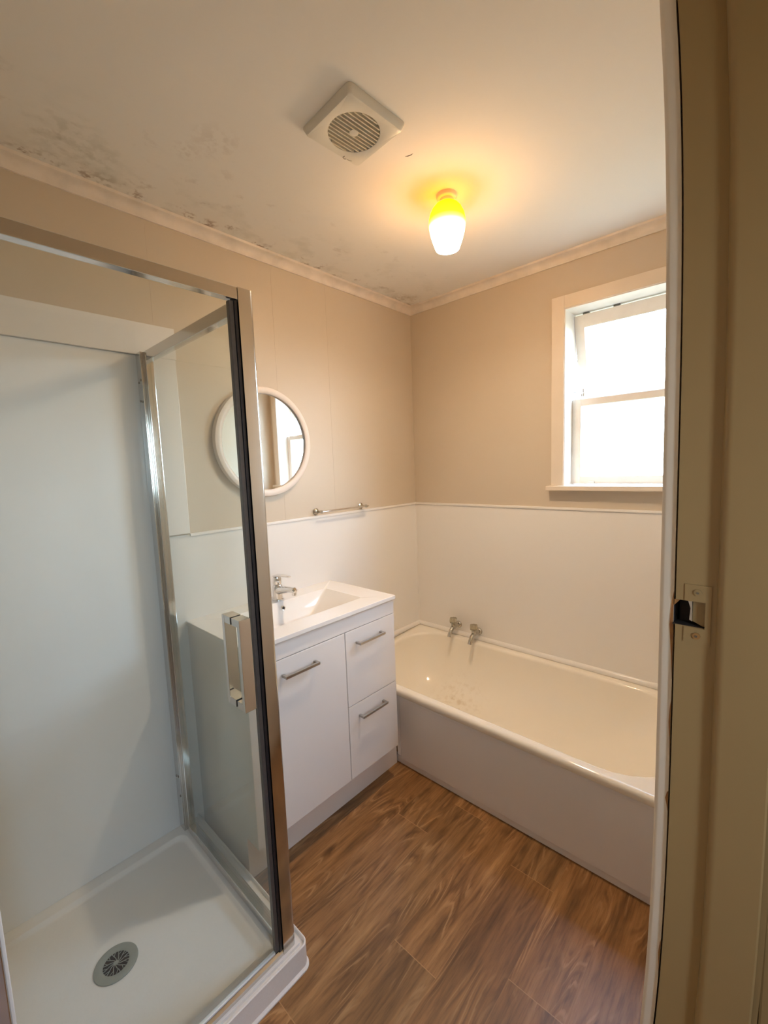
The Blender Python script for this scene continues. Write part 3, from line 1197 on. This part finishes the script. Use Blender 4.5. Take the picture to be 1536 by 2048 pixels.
add_tube(bm, [(fx - .020, fy, fz + .106), (fx + .005, fy, fz + .112), (fx + .045, fy, fz + .118), (fx + .088, fy, fz + .121), (fx + .100, fy, fz + .120)],
         [.013, .018, .015, .0125, .007], 20, flat=(1.0, .38))
part('lever', bm, M['chrome'], mx, smooth=True)

# ------------------------------------------------------------------ mirror
mir = thing('round_mirror', 'round wall mirror in a cream frame above the basin', 'mirror', (0.0, -1.085, 1.6125))
cy_, cz_ = -1.085, 1.6125
part('mirror_frame', add_lathe(bmesh.new(), [(.222, .001), (.238, .002), (.2435, .008), (.2435, .020), (.240, .028), (.231, .031), (.217, .030), (.2125, .026), (.2115, .016)],
                               (0, cy_, cz_), 'x', 96, cap0=False, cap1=False), M['mirror_frame'], mir, smooth=True)
part('mirror_glass', add_lathe(bmesh.new(), [(.2125, .012), (.2125, .0175)], (0, cy_, cz_), 'x', 96), M['mirror'], mir)
part('backing_board', add_lathe(bmesh.new(), [(.224, .0005), (.224, .012)], (0, cy_, cz_), 'x', 64), M['mirror_frame'], mir)

# ------------------------------------------------------------------ towel rail
tr = thing('towel_rail', 'thin chrome towel rail on the wall left of the corner', 'towel rail', (0, -.65, 1.262))
for y in (-.812, -.497):
    rs = part('wall_bracket', add_lathe(bmesh.new(), [(.017, .001), (.017, .005), (.012, .010), (.006, .014), (.006, .036), (.0085, .040), (.0085, .050), (.006, .054)],
                                        (0, y, 1.270), 'x', 24), M['dullchrome'], tr, smooth=True)
bm = bmesh.new()
add_tube(bm, [(.045, -.820, 1.270), (.045, -.65, 1.270), (.045, -.478, 1.270)], .0048, 14)
part('bar', bm, M['chrome'], tr, smooth=True)

# ------------------------------------------------------------------ shower lining and its timber surround
lin = obj('shower_lining', box(.0010, .006, YN + .004, -1.560, .0785, 1.914), M['acrylic'])
lin['label'] = 'glossy white acrylic wall lining inside the shower'
lin['category'] = 'wall lining'
def board(bm, label):
    o = obj('surround_board', bm, M['white_panel'])
    o['label'] = label
    o['category'] = 'board'
    o['group'] = 'white boards round the shower lining'
    return o


board(box(.001, .018, YN + .002, -1.449, 1.915, 2.028, .0015), 'long horizontal white board along the top of the shower lining')
board(box(.0045, .0165, -1.5465, -1.452, DADO + .002, 1.9148, .0015), 'upright white board between the shower screen and the round mirror')

# ------------------------------------------------------------------ shower tray
tray = thing('shower_tray', 'white acrylic shower tray with raised edge on the wood floor', 'shower tray', (.37, -1.89, 0))
TX, TY0, TY1 = .745, YN + .004, -1.512
L = []
RR = (.022, .004, .004, .022)
def tl(i, z, r=RR, dx=0):
    q = tuple(max(.004, a - i) if a > .01 else .004 for a in r)
    return rrect(.0015, TX - i - dx, TY0, TY1 - i, q, z)
L.append(tl(-.006, .0005))
L.append(tl(-.006, .005))
L.append(tl(0, .012))
L.append(tl(0.0, .079))
L.append(tl(.002, .081))
L.append(tl(.004, .081))
L.append(tl(.006, .079))
L.append(tl(.007, .070))
L.append(tl(.0175, .070))
L.append(tl(.018, .0785))
L.append(tl(.068, .0785))
L.append(tl(.070, .0780))
ins = [(.0, .0772, .035), (.002, .0755, .035), (.006, .0640, .035), (.010, .0600, .035), (.014, .0590, .035), (.20, .0560, .06)]
for a, z, r in ins:
    L.append(rrect(.046 + a, TX - .078 - a, TY0 + .055 + a, TY1 - .078 - a, r, z))
bm = bmesh.new()
add_loft(bm, L)
part('tray_body', bm, M['tray'], tray, smooth=True)
# drain grate
DX, DY, DZ = .345, -1.913, .0568
dr = part('drain_flange', add_lathe(bmesh.new(), [(.0570, .0002), (.0565, .0025), (.054, .0038), (.036, .0030), (.0335, .0015), (.0330, -.004)], (DX, DY, DZ), 'z', 56, cap0=False, cap1=False), M['drain'], tray, smooth=True)
part('drain_cup', add_lathe(bmesh.new(), [(.034, .0006), (.034, .0012)], (DX, DY, DZ), 'z', 40), M['dark'], dr)
bm = bmesh.new()
add_lathe(bm, [(.0065, .0013), (.0065, .0032), (.004, .0036)], (DX, DY, DZ), 'z', 20)
for k in range(12):
    a = 2 * PI * k / 12
    pts = []
    for s in range(6):
        r = .004 + .030 * s / 5
        b_ = a + .55 * math.sin(s / 5 * PI * .55)
        pts.append((DX + r * math.cos(b_), DY + r * math.sin(b_), DZ + .0024))
    add_tube(bm, pts, .0010, 6)
    b_ = a + .55
    mid = pts[3]
    add_tube(bm, [mid, (DX + .034 * math.cos(a + .28), DY + .034 * math.sin(a + .28), DZ + .0024)], .0008, 6)
part('drain_grate', bm, M['drain'], dr, smooth=True)

# ------------------------------------------------------------------ shower screen
scr = thing('shower_screen', 'chrome framed glass shower screen with hinged door on the tray', 'shower screen', (.40, -1.85, .079))
ZB, ZT = .0790, 1.938
GY = -1.565
# corner post, rounded on its outer edge
pp = [(.684, -1.582), (.7205, -1.582), (.7205, -1.549)]
for k in range(1, 7):
    t = PI / 2 * k / 6
    pp.append((.7115 + .009 * math.cos(t), -1.549 + .009 * math.sin(t)))
pp += [(.684, -1.540)]
bm = bmesh.new()
add_prism(bm, pp, 'z', ZB, ZT)
part('corner_post', bm, M['profile'], scr, smooth=True)
# wall channel with its screws
bm = bmesh.new()
add_box(bm, .0065, .050, -1.588, -1.584, ZB, 1.918, .0008)
add_box(bm, .0468, .050, -1.584, -1.553, ZB, 1.918, .0008)
add_box(bm, .0065, .050, -1.556, -1.552, ZB, 1.918, .0008)
add_box(bm, .0065, .0105, -1.584, -1.556, ZB, 1.918)
ch = part('wall_channel', bm, M['profile'], scr)
for sxx, sz in ((.018, 1.815), (.037, 1.822), (.018, 1.750), (.037, 1.746), (.018, .300), (.036, .305), (.040, .225)):
    part('screw', add_lathe(bmesh.new(), [(.0046, 0), (.0040, -.002), (.001, -.0026)], (sxx, -1.5878, sz), 'y', 14), M['screw'], ch, smooth=True)
part('jamb_stile', box(.0505, .072, -1.578, -1.552, ZB, 1.905, .002), M['profile'], scr)
# side panel rails and glass
part('side_top_rail', box(.0505, .6835, -1.577, -1.553, 1.884, 1.918, .0015), M['profile'], scr)
part('side_bottom_rail', box(.0725, .6835, -1.580, -1.550, ZB, .108, .003), M['profile'], scr)
part('side_glass', box(.0725, .6835, GY - .003, GY + .003, .106, 1.886), M['glass'], scr)
# front rails
YE = TY0 + .02
part('front_top_rail', box(.694, .7195, YE, -1.5825, 1.908, ZT - .001, .0012), M['profile'], scr)
bm = bmesh.new()
add_prism(bm, [(.692, ZB), (.7195, ZB), (.7195, .090), (.712, .094), (.700, .094), (.692, .088)], 'y', YE, -1.5825)
part('front_sill', bm, M['profile'], scr)
# hinge stile at the near side
part('hinge_stile', box(.690, .718, -2.176, -2.150, .0945, 1.907, .002), M['profile'], scr)
part('fixed_glass', box(.703, .709, YE + .022, -2.1765, .0945, 1.907), M['glass'], scr)
part('end_stile', box(.690, .718, YE, YE + .022, .0945, 1.907, .002), M['profile'], scr)
# door leaf
gd = part('door', box(.7045, .7105, -2.144, -1.6045, .102, 1.903), M['glass'], scr)
part('magnet_seal', box(.700, .7145, -1.6040, -1.5925, .100, 1.904, .001), M['greyseal'], gd)
part('door_seal', box(.697, .7165, -1.5915, -1.5835, .0945, 1.906, .001), M['rubber'], gd)
part('hinge_seal', box(.701, .714, -2.1495, -2.1435, .100, 1.904, .001), M['acrylic'], gd)
part('drip_seal', box(.7025, .7125, -2.143, -1.6045, .0955, .1015, .001), M['acrylic'], gd)
# D handle: a bar on each side of the glass, clamped through it
hy0, hy1, hz0, hz1 = -1.660, -1.629, .873, 1.116
T = .013
bm = bmesh.new()
add_box(bm, .751 - T, .751, hy0, hy1, hz0, hz1, .0008)
add_box(bm, .7115, .751 - T + .0005, hy0 + .0003, hy1 - .0003, hz1 - T * 1.5, hz1 - .0003, .0006)
add_box(bm, .7115, .751 - T + .0005, hy0 + .0003, hy1 - .0003, hz0 + .0003, hz0 + T * 1.5, .0006)
part('door_handle', bm, M['chrome'], gd)
bm = bmesh.new()
add_box(bm, .661, .661 + T, hy0, hy1, hz0, hz1, .0008)
add_box(bm, .661 + T - .0005, .7035, hy0 + .0003, hy1 - .0003, hz1 - T * 1.5, hz1 - .0003, .0006)
add_box(bm, .661 + T - .0005, .7035, hy0 + .0003, hy1 - .0003, hz0 + .0003, hz0 + T * 1.5, .0006)
part('door_handle', bm, M['chrome'], gd)
for xa in (.7105, .7032):
    for za in (hz1 - T * 1.5, hz0 + .001):
        part('handle_washer', box(xa, xa + .0013, hy0 + .001, hy1 - .001, za, za + T * 1.42), M['rubber'], gd)

# ------------------------------------------------------------------ extractor fan
FX, FY = .797, -1.229
fan = thing('extractor_fan', 'square white extractor fan with round slatted grille on the ceiling', 'fan', (FX, FY, CH))
FR = Matrix.Translation((FX, FY, 0)) @ Matrix.Rotation(math.radians(-3), 4, 'Z')
bm = bmesh.new()
n = 40


def ring_sq(h, z, r=.012):
    return rrect(-h, h, -h, h, r, z, 9)


def ring_c(r, z):
    return rrect(-r, r, -r, r, r, z, 9)


add_loft(bm, [ring_sq(.104, CH - .0003), ring_sq(.104, CH - .004), ring_sq(.098, CH - .017, .011), ring_sq(.095, CH - .0195, .010),
              ring_c(.0755, CH - .0195), ring_c(.0740, CH - .0185), ring_c(.0735, CH - .003)], cap_end=False)
bmesh.ops.transform(bm, matrix=FR, verts=bm.verts)
part('housing', bm, M['fan'], fan, smooth=True)
bm = add_lathe(bmesh.new(), [(.0740, CH - .003), (.0740, CH - .001)], (0, 0, 0), 'z', 48)
bmesh.ops.transform(bm, matrix=FR, verts=bm.verts)
part('duct', bm, M['fandark'], fan)
bm = bmesh.new()
ns = 13
for k in range(ns):
    x = -.0735 + .147 * (k + .5) / ns
    hw = math.sqrt(max(.0735 ** 2 - x * x, 0)) - .0005
    vs = []
    for (dx, dz) in ((-.0034, -.0180), (.0012, -.0188), (.0030, -.0080), (.0014, -.0078)):
        vs.append((x + dx, CH + dz))
    add_prism(bm, vs, 'y', -hw, hw)
bmesh.ops.transform(bm, matrix=FR, verts=bm.verts)
part('grille', bm, M['slat'], fan)
bm = add_lathe(bmesh.new(), [(.014, CH - .006), (.013, CH - .0180), (.009, CH - .0192)], (0, 0, 0), 'z', 24)
bmesh.ops.transform(bm, matrix=FR, verts=bm.verts)
part('hub', bm, M['fan'], fan, smooth=True)

bm = bmesh.new()
FZ = CH - .0198
add_tube(bm, [(.7134, -1.1895, FZ), (.7055, -1.189, FZ), (.7034, -1.1815, FZ), (.7075, -1.1775, FZ)], .0008, 6)
add_tube(bm, [(.7080, -1.1735, FZ), (.7098, -1.1657, FZ), (.7125, -1.159, FZ)], .0006, 6)
part('maker_mark', bm, M['screw'], fan)

# ------------------------------------------------------------------ ceiling light
LX, LY = .8014, -.7775
lamp = thing('ceiling_light', 'lit amber glass ceiling light glowing orange beside the fan', 'ceiling light', (LX, LY, CH))
part('ceiling_rose', add_lathe(bmesh.new(), [(.036, -.0002), (.036, -.010), (.033, -.014), (.026, -.016)], (LX, LY, CH), 'z', 40), M['fan'], lamp, smooth=True)
part('lamp_holder', add_lathe(bmesh.new(), [(.025, -.0155), (.025, -.026), (.022, -.030)], (LX, LY, CH), 'z', 32), M['fan'], lamp, smooth=True)
part('lamp_shade', add_lathe(bmesh.new(), [(.022, -.0265), (.030, -.029), (.041, -.036), (.052, -.048), (.061, -.066), (.0655, -.088), (.0655, -.104), (.061, -.128), (.053, -.154), (.045, -.176), (.042, -.183), (.040, -.183), (.043, -.175)],
                             (LX, LY, CH), 'z', 56, cap0=False, cap1=False), M['shade'], lamp, smooth=True)
part('bulb', add_lathe(bmesh.new(), [(.004, -.176), (.016, -.173), (.026, -.163), (.030, -.148), (.027, -.132), (.016, -.112), (.013, -.10)], (LX, LY, CH), 'z', 28), M['bulb'], lamp, smooth=True)
